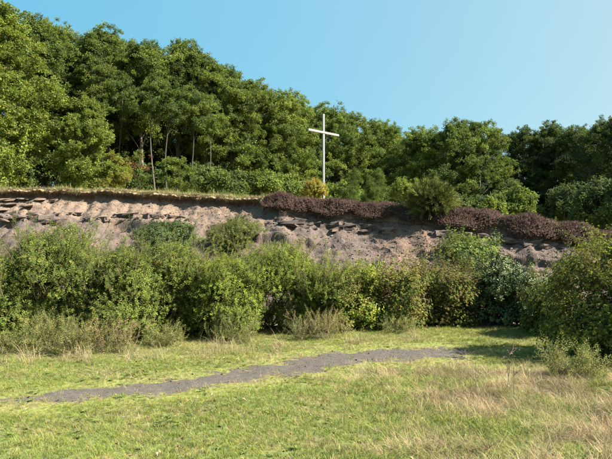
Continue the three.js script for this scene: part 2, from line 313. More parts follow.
{                                                          // slabs of slumped sod at the far end of the turf edge
  const spots = []; const r = rng(31);
  for (const [px, py, w] of [[8, 201, 0.7], [24, 200, 0.6], [40, 201, 0.45], [10, 206, 0.8], [28, 208, 0.6], [2, 211, 0.6], [54, 202, 0.4]]) { const p = hit(px, py); p.y += 0.05; spots.push({ p, geo: pick(r, stoneGeo), mat: stoneMat[2], rot: [0.25, r() * 0.4 - 0.2, r() * 0.2 - 0.1], size: [w * 0.8, 0.12, 0.35] }); }
  const g = new THREE.Group(), c = spots[3].p.clone(); g.position.copy(c);
  for (const s of spots) { const o = mesh('slab', s.geo, s.mat, g); o.position.copy(s.p).sub(c); o.rotation.set(...s.rot); o.scale.set(...s.size); }
  top(g, 'slumped_slabs', 'flat sandy slabs slumped below the torn end of the turf edge', 'slabs');
}
{                                                          // scree, loose chips of shale, all over the bank
  const r = rng(41), w = [new Swarm(), new Swarm(), new Swarm()];
  for (let k = 0; k < 50000; k++) {
    const x = -14 + 28 * r(), t = Math.pow(r(), 0.7) * 0.985, z = mix(baseZ(x), edgeZ(x), t), px = 306 + x / 20.5 * FPX;
    const dens = 0.35 + 0.65 * smooth(0, 0.5, fbm(x * 0.9, z * 0.9, 3) + 0.2) + smooth(50, 20, Math.abs(px - 410)); if (r() > dens) continue;
    const s = 0.010 + 0.045 * Math.pow(r(), 6), c = bankTone(x, z), e = 0.85 + 0.45 * r();
    Q4.setFromEuler(new THREE.Euler(r() * 1.2 - 0.3, r() * 6.3, r() * 0.8 - 0.4));
    w[k % 3].add(V(x, bankY(x, z) + s * 0.12, z), Q4, V(s * (1 + r()), s, s * (1 + r())), c.map((q) => Math.min(0.6, q * e)));
  }
  const mt = new THREE.MeshStandardMaterial({ vertexColors: true, roughness: 1 }), g = new THREE.Group();
  w.forEach((q, k) => q.build('chips', stoneShape(60 + k, 0.4, 1), mt, g));
  top(g, 'scree', 'loose chips of shale scattered over the bare bank', 'scree', null, 'stuff');
}
{                                                          // gravel on the path
  const r = rng(43), w = new Swarm();
  for (let k = 0; k < 26000; k++) {
    const x = -6.5 + 12.2 * r(), z = -12.4 + 6.2 * r(); if (pathAt(x, z) > -0.04 + 0.12 * r() * r() * r()) continue;
    const s = 0.006 + 0.009 * Math.pow(r(), 2), e = 0.042 + 0.045 * r() + (r() < 0.03 ? 0.08 : 0);
    Q4.setFromEuler(new THREE.Euler(r() * 6, r() * 6.3, r() * 6)); w.add(V(x, groundY(x, z) + 0.007, z), Q4, s, [e * 1.04, e * 0.97, e * 0.94]);
  }
  top(w.build('', stoneShape(70, 0.75, 1), new THREE.MeshStandardMaterial({ vertexColors: true, roughness: 0.9 })), 'gravel', 'small grey stones lying on the path', 'gravel', null, 'stuff');
}

// ---------------------------------------------------------------- foliage shapes
function treeClump(seed, n, len, wid, flat) {              // a bough end, about 1 m across
  const r = rng(seed), s = new Soup();
  const twigs = Array.from({ length: 7 }, () => { const d = rdir(r); d.y = d.y * flat + 0.1; return d.normalize().multiplyScalar(0.25 + 0.25 * r()); });
  for (const t of twigs) s.tube([V(0, -0.1, 0), t.clone().multiplyScalar(0.55).add(V(0, -0.03, 0)), t], [0.012, 0.008, 0.003], 3, [0.9, 0.55, 0.9]);
  for (let k = 0; k < n; k++) {
    const t = pick(r, twigs), b = t.clone().multiplyScalar(0.3 + 0.75 * r()).addScaledVector(rdir(r), 0.13), d = rdir(r).addScaledVector(b, 1.2); d.y -= 0.25; d.normalize();
    const up = rdir(r).multiplyScalar(0.65).add(V(0.1, 0.8, 0.1)).normalize(); s.diamond(b, d, up, len * (0.7 + 0.6 * r()), wid * (0.7 + 0.6 * r()), vary(r, 0.5));
  }
  return s.geo();
}
function sprig(seed, n, twig, len, wid, o = {}) {          // a shoot with leaves along it, growing along +y
  const r = rng(seed), s = new Soup(), bend = V((r() - 0.5) * 0.5, 0, (r() - 0.5) * 0.5);
  const at = (t) => V(bend.x * twig * t * t, twig * t * (1 - 0.1 * t), bend.z * twig * t * t);
  s.tube([at(0), at(0.35), at(0.7), at(1)], [0.004, 0.0035, 0.0025, 0.001].map((q) => q * (o.stem ?? 1)), 3, o.bark ?? [1.2, 0.6, 1.0]);
  for (let k = 0; k < n; k++) {
    const t = 0.12 + 0.88 * (k + 0.5) / n, a = k * 2.4 + r() * 0.8, d = V(Math.cos(a), (o.rise ?? 0.45) + (r() - 0.5) * 0.5, Math.sin(a)).normalize(), b = at(t);
    const up = V(d.x * -0.3, 1, d.z * -0.3).addScaledVector(rdir(r), 0.45).normalize(), e = (1 - 0.35 * t) * (0.7 + 0.6 * r());
    if (o.three) for (const q of [-0.9, 0, 0.9]) { const dd = d.clone().applyAxisAngle(up, q); s.leaf(b.clone().addScaledVector(d, len * 0.6).addScaledVector(dd, len * 0.1), dd, up, len * e * (q ? 0.8 : 1), wid * e, 0.5, vary(r, 0.45)); }
    else s.leaf(b.clone().addScaledVector(d, 0.006), d, up, len * e, wid * e, 0.5, vary(r, 0.45));
  }
  return s.geo();
}
const oakClumps = [0, 1, 2].map((k) => treeClump(200 + k, 95, 0.13, 0.085, 0.6));
const paleClumps = [0, 1].map((k) => treeClump(210 + k, 90, 0.14, 0.10, 0.35));
const needleClumps = [treeClump(220, 170, 0.13, 0.035, 0.7)];
const willow = [0, 1, 2].map((k) => sprig(230 + k, 17, 0.34, 0.062, 0.031));
const roundLeaf = [0, 1].map((k) => sprig(240 + k, 12, 0.30, 0.07, 0.05));
const bramble = [0, 1].map((k) => sprig(250 + k, 6, 0.42, 0.075, 0.048, { three: true, bark: [1.0, 0.65, 0.8], rise: 0.2 }));
const weedy = [0, 1].map((k) => sprig(260 + k, 22, 0.36, 0.05, 0.015, { rise: 0.9, bark: [0.9, 0.9, 0.9], stem: 0.6 }));
const heath = [0, 1].map((k) => sprig(270 + k, 60, 0.22, 0.020, 0.012, { rise: 0.9, bark: [0.5, 0.5, 0.5] }));
const barkMat = new THREE.MeshStandardMaterial({ vertexColors: true, roughness: 1 });

const bend = (r, a, b, k, n = 5) => { const o = rdir(r).multiplyScalar(a.distanceTo(b) * k); return Array.from({ length: n }, (_, i) => { const t = i / (n - 1); return a.clone().lerp(b, t).addScaledVector(o, Math.sin(t * Math.PI)); }); };

// a tree: trunk with limbs, and a crown of boughs
function tree(name, label, group, x, z, h, w, o) {
  const r = rng(o.seed), g = new THREE.Group(), y0 = landY(x, z) - 0.05; g.position.set(x, y0, z);
  const bark = o.bark ?? [0.085, 0.07, 0.055], tr = (o.girth ?? 0.014) * h, s = new Soup(), lean = V((r() - 0.5) * 0.05 * h, 0, (r() - 0.5) * 0.04 * h);
  const spine = (t) => V(lean.x * t * 2 + 0.2 * Math.sin(t * 5 + o.seed) - 0.2 * Math.sin(o.seed), h * t, lean.z * t + 0.12 * Math.cos(t * 4 + o.seed) - 0.12 * Math.cos(o.seed));
  s.tube(steps(0, 0.93, 9).map(spine), steps(0, 1, 9).map((t) => tr * (1 - 0.88 * t) * (t < 0.05 ? 1.35 : 1)), 7, bark);
  const c0 = o.from ?? 0.25, lobes = [], sw = o.shapes.map(() => new Swarm()), n = Math.round((o.lobes ?? 18) * 1.9);
  for (let k = 0; k < n; k++) {
    const f = (k + r()) / n, hh = c0 + (0.95 - c0) * Math.pow(f, o.pow ?? 0.85), q = (hh - c0) / (1 - c0);
    const env = w * 0.5 * Math.pow(Math.sin(Math.PI * clamp(0.14 + 0.80 * q, 0, 1)), o.taper ?? 0.7), lr = w * (0.11 + 0.08 * r()) * (1 - 0.2 * q), a = k * 2.4 + r() * 0.9, rr = Math.max(0, env - lr * 0.6) * (0.4 + 0.72 * r());
    const c = spine(hh).add(V(Math.cos(a) * rr, 0, Math.sin(a) * rr)); lobes.push([c, lr]);
    const root = spine(Math.max(0.12, hh - 0.10 - 0.25 * rr / h * 2)); s.tube(bend(r, root, c, 0.09, 5), [0.30, 0.24, 0.17, 0.1, 0.04].map((e) => e * tr * (1 - 0.5 * hh)), 4, bark);
  }
  lobes.push([spine(0.93), w * 0.13]);
  const size = (o.clump ?? 1) * 0.84, own = 0.86 + 0.28 * r();
  for (const [c, lr] of lobes) {
    const tone = tint(r, pick(r, o.tones), 0.3).map((q) => q * own), m = Math.round((o.dense ?? 26) * 0.9 * (lr / (w * 0.175)) ** 2);
    for (let k = 0; k < m; k++) {
      const d = rdir(r); if (d.y < -0.35 && r() < 0.7) d.y *= -0.6; const e = lr * (0.5 + 0.6 * Math.sqrt(r()) + (r() < 0.12 ? 0.45 * r() : 0));
      const p = c.clone().add(V(d.x * e * 1.05, d.y * e * 0.62, d.z * e * 1.05));
      Q4.setFromEuler(new THREE.Euler((r() - 0.5) * 0.9, r() * 6.3, (r() - 0.5) * 0.9));
      sw[Math.floor(r() * sw.length)].add(p, Q4, size * (0.75 + 0.6 * r()), r() < (o.autumn ?? 0) ? tint(r, [0.26, 0.12, 0.03], 0.5) : tint(r, tone, 0.35));
    }
  }
  const loose = Math.round(lobes.length * (o.dense ?? 26) * 0.28);
  for (let k = 0; k < loose; k++) {
    const q = r(), hh = c0 + (1.0 - c0) * q, env = w * 0.5 * Math.pow(Math.sin(Math.PI * clamp(0.10 + 0.84 * q, 0, 1)), o.taper ?? 0.7) * (0.8 + 0.3 * n3(q * 5, o.seed, 0)), a = r() * 6.3, rr = env * (0.55 + 0.6 * Math.sqrt(r()));
    Q4.setFromEuler(new THREE.Euler((r() - 0.5) * 1.2, r() * 6.3, (r() - 0.5) * 1.2));
    sw[Math.floor(r() * sw.length)].add(spine(hh).add(V(Math.cos(a) * rr, (r() - 0.3) * 0.5, Math.sin(a) * rr)), Q4, size * (0.5 + 0.55 * r()), tint(r, pick(r, o.tones), 0.4).map((e) => e * own));
  }
  mesh('trunk', s.geo(), barkMat, g);
  sw.forEach((q, k) => q.build('crown', o.shapes[k], leafMat, g));
  return top(g, name, label, o.category ?? 'tree', group);
}
// a shrub: stems from the ground, and shoots over a lumpy dome
function shrub(name, label, group, x, z, h, w, dpt, o) {
  const r = rng(o.seed), g = new THREE.Group(), y0 = landY(x, z); g.position.set(x, y0 - 0.03, z);
  const s = new Soup(), sw = o.shapes.map(() => new Swarm()), lumps = Array.from({ length: o.lumps ?? 9 }, () => { const a = r() * 6.3, e = Math.sqrt(r()); return V(Math.cos(a) * e, 0.35 + 0.75 * r(), Math.sin(a) * e); }); lumps[0].set(0.1, 1.08, 0); lumps[1].set((r() - 0.5) * 0.9, 1.0, 0.1);
  for (let k = 0; k < (o.skirt ?? 0); k++) { const a = k * 2.4 + r(); lumps.push(V(Math.cos(a) * 0.8, 0.10 + 0.2 * r(), Math.sin(a) * 0.45 - 0.15)); }
  for (let k = 0; k < (o.stems ?? 16); k++) {
    const l = lumps[k % lumps.length], a = V((r() - 0.5) * w * 0.3, 0, (r() - 0.5) * dpt * 0.3), b = V((l.x + (r() - 0.5) * 0.5) * w * 0.46, h * l.y * 0.85, (l.z + (r() - 0.5) * 0.5) * dpt * 0.46); a.y = landY(x + a.x, z + a.z) - y0;
    s.tube(bend(r, a, b, 0.12, 6), [0.016, 0.014, 0.011, 0.008, 0.005, 0.003].map((e) => e * (0.7 + h * 0.25)), 5, o.bark ?? [0.10, 0.075, 0.055]);
  }
  const n = o.n, low = o.low ?? 0.1;
  for (let k = 0; k < n; k++) {
    const l = lumps[Math.floor(r() * lumps.length)], u = rdir(r); if (u.y < -0.3) u.y *= -0.5;
    const lr = (o.lump ?? 0.5) * (0.55 + 0.5 * Math.cbrt(r())), q = V(l.x * 0.66 + u.x * lr, Math.max(0, l.y * 0.72 + u.y * lr * 0.62), l.z * 0.66 + u.z * lr);
    if (q.y < low && r() < 0.75) q.y = low + r() * 0.3;
    const rad = Math.hypot(q.x, q.z), cap = Math.sqrt(Math.max(0.02, 1 - Math.pow(clamp(q.y / 1.12, 0, 1), 2.4))) * 1.05; if (rad > cap) { q.x *= cap / rad; q.z *= cap / rad; }
    const p = V(q.x * w * 0.5, q.y * h * 0.92, q.z * dpt * 0.5); p.y += landY(x + p.x, z + p.z) * (o.drape ?? 0.8) - y0 * (o.drape ?? 0.8); p.y = Math.max(p.y, landY(x + p.x, z + p.z) - y0 + 0.04);
    const d = V(u.x * 0.8 + q.x * 0.5, 0.35 + u.y * 0.7 + (o.upright ?? 0.2), u.z * 0.8 + q.z * 0.5).addScaledVector(rdir(r), o.wild ?? 0.5).normalize();
    Q4.setFromUnitVectors(UPY, d); Q4.multiply(new THREE.Quaternion().setFromAxisAngle(UPY, r() * 6.3));
    sw[Math.floor(r() * sw.length)].add(p.addScaledVector(d, -0.12), Q4, (o.size ?? 1) * (0.7 + 0.65 * r()), tint(r, pick(r, o.tones), 0.4));
  }
  for (let k = 0; k < (o.sprays ?? 0); k++) {              // long shoots standing out of the outline
    const a = r() * 6.3, e = 0.3 + 0.6 * r(), b = V(Math.cos(a) * e * w * 0.5, h * (0.45 + 0.4 * r()), Math.sin(a) * e * dpt * 0.5), tipp = b.clone().add(V(Math.cos(a) * (0.1 + 0.3 * r()), (o.sprayUp ?? 0.45) * (0.5 + r()), Math.sin(a) * (0.1 + 0.3 * r())));
    const line = bend(r, b, tipp, 0.12, 6); s.tube(line, [0.006, 0.0055, 0.005, 0.004, 0.003, 0.002], 4, o.bark ?? [0.10, 0.075, 0.055]);
    const tone = pick(r, o.tones);
    for (let j = 1; j < 6; j++) for (let i = 0; i < 2; i++) { const d = V().subVectors(line[j], line[j - 1]).normalize().addScaledVector(rdir(r), 0.6).normalize(); Q4.setFromUnitVectors(UPY, d); sw[Math.floor(r() * sw.length)].add(line[j].clone().lerp(line[j - 1], r()), Q4, (o.size ?? 1) * (0.45 + 0.4 * r()), tint(r, tone, 0.35)); }
  }
  mesh('stems', s.geo(), barkMat, g);
  sw.forEach((q, k) => q.build('foliage', o.shapes[k], o.mat ?? leafMat, g));
  return top(g, name, label, o.category ?? 'shrub', group);
}
// ---------------------------------------------------------------- the wood above the bank
const G1 = [0.094, 0.138, 0.021], G2 = [0.122, 0.168, 0.023], G3 = [0.070, 0.108, 0.020], YG = [0.152, 0.198, 0.025], BG = [0.044, 0.072, 0.020];
let seedT = 500;
function woodTree(name, label, group, px, topRow, d, w, o = {}) {
  const p = sight(px, topRow, d), h = p.y - landY(p.x, p.z) + 0.05;
  return tree(name, label, group, p.x, p.z, h, w, { seed: seedT++, shapes: oakClumps, tones: [G1, G2, G3], ...o });
}
const ORD = ['first', 'second', 'third', 'fourth', 'fifth', 'sixth', 'seventh', 'eighth', 'ninth'];
let kA = 0; const LA = () => `tall dark-green tree in the wood's front row, ${ORD[kA++]} from the drooping pale tree`, GA = 'front row of the wood above the sandy bank';
woodTree('pale_tree', 'light yellow-green tree with low drooping boughs above the slumped slabs', null, -6, 8, 34, 7.0, { tones: [YG, G2, YG], shapes: paleClumps, from: 0.06, lobes: 30, dense: 24, clump: 1.05, pow: 1 });
woodTree('pale_tree', 'yellow-green tree with boughs to the ground, outside the main wood', null, -62, -10, 33, 8, { tones: [YG, G2], shapes: paleClumps, from: 0.08, lobes: 24, dense: 24 });
for (const [px, ty, d, w, o] of [
  [40, 20, 42, 5.0, { from: 0.40 }], [64, 25, 43, 4.4, { from: 0.42 }], [92, 40, 43.5, 3.8, { from: 0.45 }], [117, 31, 45, 4.8, { from: 0.40 }], [148, 46, 44, 4.4, { from: 0.42, bark: [0.17, 0.15, 0.125] }],
  [176, 42, 46, 4.8, { from: 0.36 }], [204, 56, 46, 4.8, { from: 0.3 }], [231, 70, 47, 5.2, { from: 0.18 }]]) woodTree('wood_tree', LA(), GA, px, ty, d, w, o);
let kB = 0; const LB = () => ['rounded wood-edge tree above the open turf, third from the cross', 'rounded wood-edge tree next to the cross on the turf side', 'rounded wood-edge tree directly behind the cross', 'rounded wood-edge tree behind the young conifers', 'rounded wood-edge tree between the conifers and the broom', 'low wood-edge tree in the dip of the treetops before the broom'][kB++], GB = 'wood edge behind the cross';
for (const [px, ty, d, w, o] of [[262, 82, 49, 7, { from: 0.10, tones: [G1, G2] }], [291, 96, 51, 6.4, { from: 0.08, tones: [G2, G1, YG] }], [322, 108, 54, 6.8, { from: 0.08 }], [352, 116, 56, 6.6, { from: 0.08, tones: [G2, G1] }], [378, 122, 58, 6, { from: 0.08 }], [398, 132, 60, 5.4, { from: 0.05, tones: [G3, G1] }]]) woodTree('wood_tree', LB(), GB, px, ty, d, w, { lobes: 22, ...o });
let kC = 0; const LC = () => `dense dark-green tree behind the heather, ${ORD[kC++]} from the dip beside the broom`, GC = 'wood behind the heather';
for (const [px, ty, d, w, o] of [[424, 129, 54, 6.6, {}], [452, 123, 53, 6.2, { tones: [G1, G3] }], [484, 122, 54, 6.6, {}], [520, 130, 57, 5.6, { tones: [BG, G3] }], [546, 125, 56, 6, { tones: [G3, BG] }], [578, 127, 54, 6.4, { tones: [G3, BG, G1] }], [612, 122, 48, 6.6, { tones: [BG, G3] }], [650, 105, 44, 7, { tones: [BG, G3] }], [690, 95, 40, 7, { tones: [BG, G3] }]]) woodTree('wood_tree', LC(), GC, px, ty, d, w, { from: 0.06, lobes: 22, ...o });
const LD = 'tall tree deep in the wood, mostly hidden behind the front trees', GD = 'back rows of the wood';
for (const [px, ty, d, w] of [[20, 30, 48, 7], [54, 34, 50, 7], [84, 40, 51, 7], [110, 44, 50, 7], [138, 44, 52, 7], [168, 52, 52, 7], [196, 58, 53, 7], [222, 74, 53, 7], [250, 90, 56, 7], [278, 100, 58, 7], [306, 110, 60, 7], [338, 122, 63, 7.5], [366, 128, 65, 7.5], [394, 137, 67, 7.5], [412, 136, 62, 7], [440, 134, 60, 7], [470, 131, 61, 7], [504, 136, 63, 7], [534, 133, 64, 7], [562, 132, 62, 7], [594, 130, 60, 7], [630, 122, 56, 7], [70, 46, 58, 8], [150, 60, 60, 8], [215, 84, 62, 8]]) woodTree('wood_tree', LD, GD, px, ty, d, w, { from: px < 240 ? 0.3 : 0.12, tones: [G1, G3, BG], lobes: 18, dense: 22, clump: 1.15 });
woodTree('young_tree', 'slim young bright-green tree standing in front of the dark wood', null, 82, 102, 36, 3.6, { tones: [YG, G2], shapes: paleClumps, from: 0.08, lobes: 22, dense: 20, clump: 0.75, taper: 1.1, pow: 1 });
woodTree('young_tree', 'short leafy young tree with yellowing leaves at the foot of the dark wood', null, 108, 158, 34, 2.0, { tones: [YG, [0.2, 0.2, 0.03]], shapes: paleClumps, from: 0.06, lobes: 12, dense: 12, clump: 0.6 });
woodTree('young_tree', 'sapling with some rust-red leaves in the shade of the wood', null, 137, 152, 38, 2.0, { tones: [[0.13, 0.06, 0.025], G1, G1, [0.15, 0.09, 0.03]], from: 0.25, lobes: 6, dense: 6, clump: 0.6 });
woodTree('young_tree', 'small round-headed sapling above the reddish soil edge', null, 178, 158, 37, 2.4, { tones: [G2, G1], shapes: paleClumps, from: 0.1, lobes: 10, dense: 10, clump: 0.6 });
for (const [px, d, ty, bark, label] of [[104, 39.5, 60, 0.13, 'slender pale trunk between the slim young tree and the rust-red sapling'], [157, 40, 80, 0.15, 'slender pale trunk next to the rust-red sapling'], [169, 40.5, 86, 0.12, 'slender pale trunk beside the small round-headed sapling'], [122, 41, 70, 0.06, 'dark slender trunk in the gap behind the yellowing young tree'], [190, 41.5, 88, 0.07, 'dark slender trunk just beyond the small round-headed sapling'], [206, 42, 96, 0.10, 'grey slender trunk where the dark row meets the sunlit wood edge']]) woodTree('slender_tree', label, 'slender trunks', px, ty, d, 2.4, { from: 0.64, bark: [bark * 0.55, bark * 0.49, bark * 0.41], girth: 0.0085, lobes: 6, dense: 12, clump: 0.8 });
// undergrowth at the feet of the trees
let seedS = 900, kU = 0, kV = 0, kX = 0, kW = 0, kL = 0;
function under(name, label, group, px, py, d, h, w, o) {
  const p = sight(px, py, d); return shrub(name, label, group, p.x, p.z, h, w, w * 0.8, { seed: seedS++, n: 130, size: 1, shapes: oakClumps, tones: [G1, G3], lumps: 7, ...o });
}
for (const [px, d, h, w] of [[28, 40, 2.6, 4], [58, 40, 3, 4], [120, 42, 2.4, 3.6], [150, 42, 2.2, 3.5], [196, 43, 2.8, 3.8], [214, 42, 2.4, 3.4], [236, 43, 2.4, 3.6]]) under('undergrowth_bush', `dark leafy bush at the trees' feet above the sandy bank, ${ORD[kU++]} from the drooping tree`, 'undergrowth above the sandy bank', px, 190, d, h, w, { tones: [G1, G3, BG] });
for (const [px, d, h, w] of [[262, 43, 2.6, 4], [286, 44, 2.6, 4], [310, 46, 3, 4.4], [342, 46, 3.2, 4.4], [392, 46, 3, 4]]) under('undergrowth_bush', `leafy bush at the foot of the wood behind the cross, ${ORD[kV++]} from the sandy bank`, 'undergrowth behind the cross', px, 190, d, h, w, { tones: [G1, G2] });
for (const [px, d, h, w] of [[412, 42, 3, 4.2], [448, 42, 3, 4.2], [478, 42, 3.2, 4], [566, 40, 4, 4.4], [596, 36, 4, 4.2], [630, 34, 4.4, 4.4]]) under('undergrowth_bush', `dark bush under the trees behind the heather, ${ORD[kX++]} from the broom`, 'undergrowth behind the heather', px, 195, d, h, w, { tones: [BG, G3] });
for (let k = 0; k < 15; k++) under('undergrowth_bush', 'shaded bush deep inside the wood, glimpsed between the trunks', 'bushes deep inside the wood', -10 + k * 42, 190, 54 + (k % 3) * 2 + (k > 5 ? 8 : 0), 6.0, 6.8, { tones: [G3, BG], size: 1.5, n: 260, low: 0 });
under('roadside_bush', 'mid-green rounded bush in front of the dark trees behind the heather', null, 518, 190, 36, 3.3, 3.2, { tones: [G1, G2], shapes: paleClumps, size: 0.8, n: 170 });
under('roadside_bush', 'low lime-green bush between the rounded bush and the broom', null, 490, 195, 34, 2.4, 2.0, { tones: [G2, YG], shapes: paleClumps, size: 0.7, n: 110 });
under('roadside_bush', 'light-green bush behind the broom beside the dark conifers', null, 403, 188, 30, 2.0, 1.6, { tones: [YG, G2], shapes: roundLeaf, size: 1.3, n: 500 });
under('yellowing_bush', 'bush with yellow and orange leaves around the foot of the cross', null, 317, 195, 31.2, 1.55, 1.5, { tones: [[0.30, 0.26, 0.035], [0.24, 0.24, 0.035], [0.28, 0.18, 0.035], YG], shapes: roundLeaf, size: 1.1, n: 750, category: 'bush' });
{ // dark young conifers behind the heather
  let k = 0; for (const [px, ty, d, w] of [[356, 168, 33, 1.25], [373, 172, 32, 1.2], [365, 180, 31, 0.9]]) woodTree('young_conifer', ['tallest dark-green young conifer, nearest the cross', 'dark-green young conifer of middle height, farthest from the cross', 'smallest young conifer, between two taller ones'][k], 'young conifers', px, ty, d, w, { seed: 700 + k++, tones: [[0.06, 0.10, 0.014], [0.085, 0.125, 0.016]], shapes: needleClumps, from: 0.03, lobes: 24, dense: 7, clump: 0.40, taper: 1.2, pow: 1 });
}
// ---------------------------------------------------------------- the cross
{
  const b = sight(323.5, 200, 32), foot = V(b.x, landY(b.x, b.z), b.z), peak = sight(322.5, 114, 32).y, bar = sight(322.5, 132.6, 32).y;
  const g = new THREE.Group(); g.position.copy(foot); g.rotation.y = 0.72;
  const steel = new THREE.MeshStandardMaterial({ color: new THREE.Color().setRGB(0.22, 0.225, 0.235), roughness: 0.55, metalness: 0.15, map: noiseTexture(128, (u, v) => { const k = 0.86 + 0.22 * fbm(u * 6, v * 14, 4); return [k, k, k]; }, true) });
  const hb = (w, h, L) => { const s = new THREE.Shape(), f = 0.022, x = w / 2, y = h / 2; s.moveTo(-x, -y); s.lineTo(x, -y); s.lineTo(x, y); s.lineTo(-x, y); s.closePath(); return new THREE.ExtrudeGeometry(s, { depth: L, bevelEnabled: true, bevelSize: 0.008, bevelThickness: 0.008, bevelSegments: 2 }).translate(0, 0, 0.008); };
  const H = peak - foot.y, post = hb(0.085, 0.085, H + 0.3 - 0.016).rotateX(-Math.PI / 2).translate(0, -0.3, 0); mesh('post', post, steel, g);
  const L = 2.25, beam = hb(0.105, 0.09, L - 0.016).translate(0, 0, -L / 2).rotateY(Math.PI / 2).translate(0, bar - foot.y, 0.012); mesh('crossbar', beam, steel, g);
  const y = bar - foot.y, dark = new THREE.MeshStandardMaterial({ color: new THREE.Color().setRGB(0.12, 0.12, 0.12), roughness: 0.6, metalness: 0.6 });
  for (const [dx, dy] of [[-0.022, 0.024], [0.022, -0.024]]) mesh('bolt', new THREE.CylinderGeometry(0.011, 0.011, 0.02, 6).rotateX(Math.PI / 2).translate(dx, y + dy, 0.074), dark, g);
  mesh('footing', new THREE.CylinderGeometry(0.26, 0.3, 0.35, 14).translate(0, -0.06, 0), new THREE.MeshStandardMaterial({ color: new THREE.Color().setRGB(0.2, 0.19, 0.175), roughness: 1 }), g);
  top(g, 'cross', 'tall pale metal cross standing above the heather on the bank', 'cross');
}
// ---------------------------------------------------------------- heather, broom and grass along the edge
function heather(label, px0, px1, h, depth, n, tones, out = 0.30) {
  h *= 0.56;
  n = Math.round(n * 3);
  const a = sight(px0, 212, 1).x, pm = (px0 + px1) / 2; let x = sight(pm, 212, 20.4).x, e = alongEdge(x); x = sight(pm, 212, -e.z).x;
  const w = (px1 - px0) / FPX * -e.z, z = edgeZ(x) - depth * 0.5 + out, r = rng(seedS++), g = new THREE.Group(), y0 = edgeY(x); g.position.set(x, y0 - 0.02, z);
  const s = new Soup(), sw = heath.map(() => new Swarm());
  for (let k = 0; k < 26; k++) { const p = V((r() - 0.5) * w * 0.8, 0, (r() - 0.5) * depth * 0.6); p.y = plateauY(x + p.x, Math.min(z + p.z, edgeZ(x + p.x))) - y0 - 0.02; s.tube(bend(r, p, p.clone().add(V((r() - 0.5) * 0.5, h * 0.6, (r() - 0.2) * 0.5)), 0.15, 4), [0.012, 0.01, 0.007, 0.003], 4, [0.09, 0.065, 0.05]); }
  for (let k = 0; k < n; k++) {
    const u = rdir(r); if (u.y < -0.05) u.y *= -1; const f = r() < 0.25 ? 0.55 + 0.4 * r() : 0.88 + 0.16 * r(), lx = Math.sign(u.x) * Math.pow(Math.abs(u.x), 0.8) * 0.5 * w * f, hx = 0.86 + 0.34 * fbm((x + lx) * 1.3, seedS, 2) + 0.06 * n2((x + lx) * 4, z);
    const p = V(lx, 0, u.z * depth * 0.55 * f); const zz = z + p.z, ez = edgeZ(x + lx), over = Math.max(0, zz - ez);
    const floor = zz > ez ? edgeY(x + lx) - 0.3 * smooth(0, 0.45, over) : plateauY(x + lx, zz);
    p.y = floor - y0 + Math.pow(Math.abs(u.y), 0.7) * h * hx * f * (1 - 0.25 * smooth(0, 0.5, over));
    const d = V(u.x * 0.9, 0.35 + Math.abs(u.y) * 0.6, u.z * 0.9).addScaledVector(rdir(r), 0.5).normalize(); Q4.setFromUnitVectors(UPY, d);
    sw[k % 2].add(p.addScaledVector(d, -0.06), Q4, 0.5 + 0.35 * r(), tint(r, pick(r, tones), 0.45));
  }
  mesh('stems', s.geo(), barkMat, g); sw.forEach((q, k) => q.build('flowering_shoots', heath[k], dryMat, g));
  top(g, 'heather_bush', label, 'heather', 'heather along the top of the bank');
}
const HM = [[0.155, 0.078, 0.076], [0.115, 0.06, 0.056], [0.215, 0.112, 0.112], [0.07, 0.055, 0.032], [0.10, 0.085, 0.04]], HR = [[0.175, 0.09, 0.088], [0.135, 0.072, 0.066], [0.24, 0.13, 0.13], [0.08, 0.06, 0.036], [0.11, 0.095, 0.045]];
heather('heather cushion at the end of the row, next to the open turf edge', 262, 328, 0.55, 1.1, 2600, HM);
heather('heather cushion just below the yellowing bush and the cross', 308, 364, 0.62, 1.15, 2400, HM);
heather('low heather cushion in front of the young conifers', 350, 414, 0.55, 1.1, 2400, HM, 0.28);
heather('low shaded heather under the broom bush', 398, 452, 0.5, 1.1, 1600, HM, 0.25);
heather('long broad heather cushion directly beside the broom', 434, 520, 0.80, 1.3, 4200, HR);
heather('broad heather cushion in the middle of the upright rock blocks', 508, 572, 0.84, 1.25, 3600, HR);
heather('small heather cushion partly behind the leafy sprays of the large bramble', 558, 612, 0.66, 1.2, 2400, HR);
heather('heather cushion beyond the large bramble, at the low end of the bank', 598, 666, 0.6, 1.2, 1800, HR);
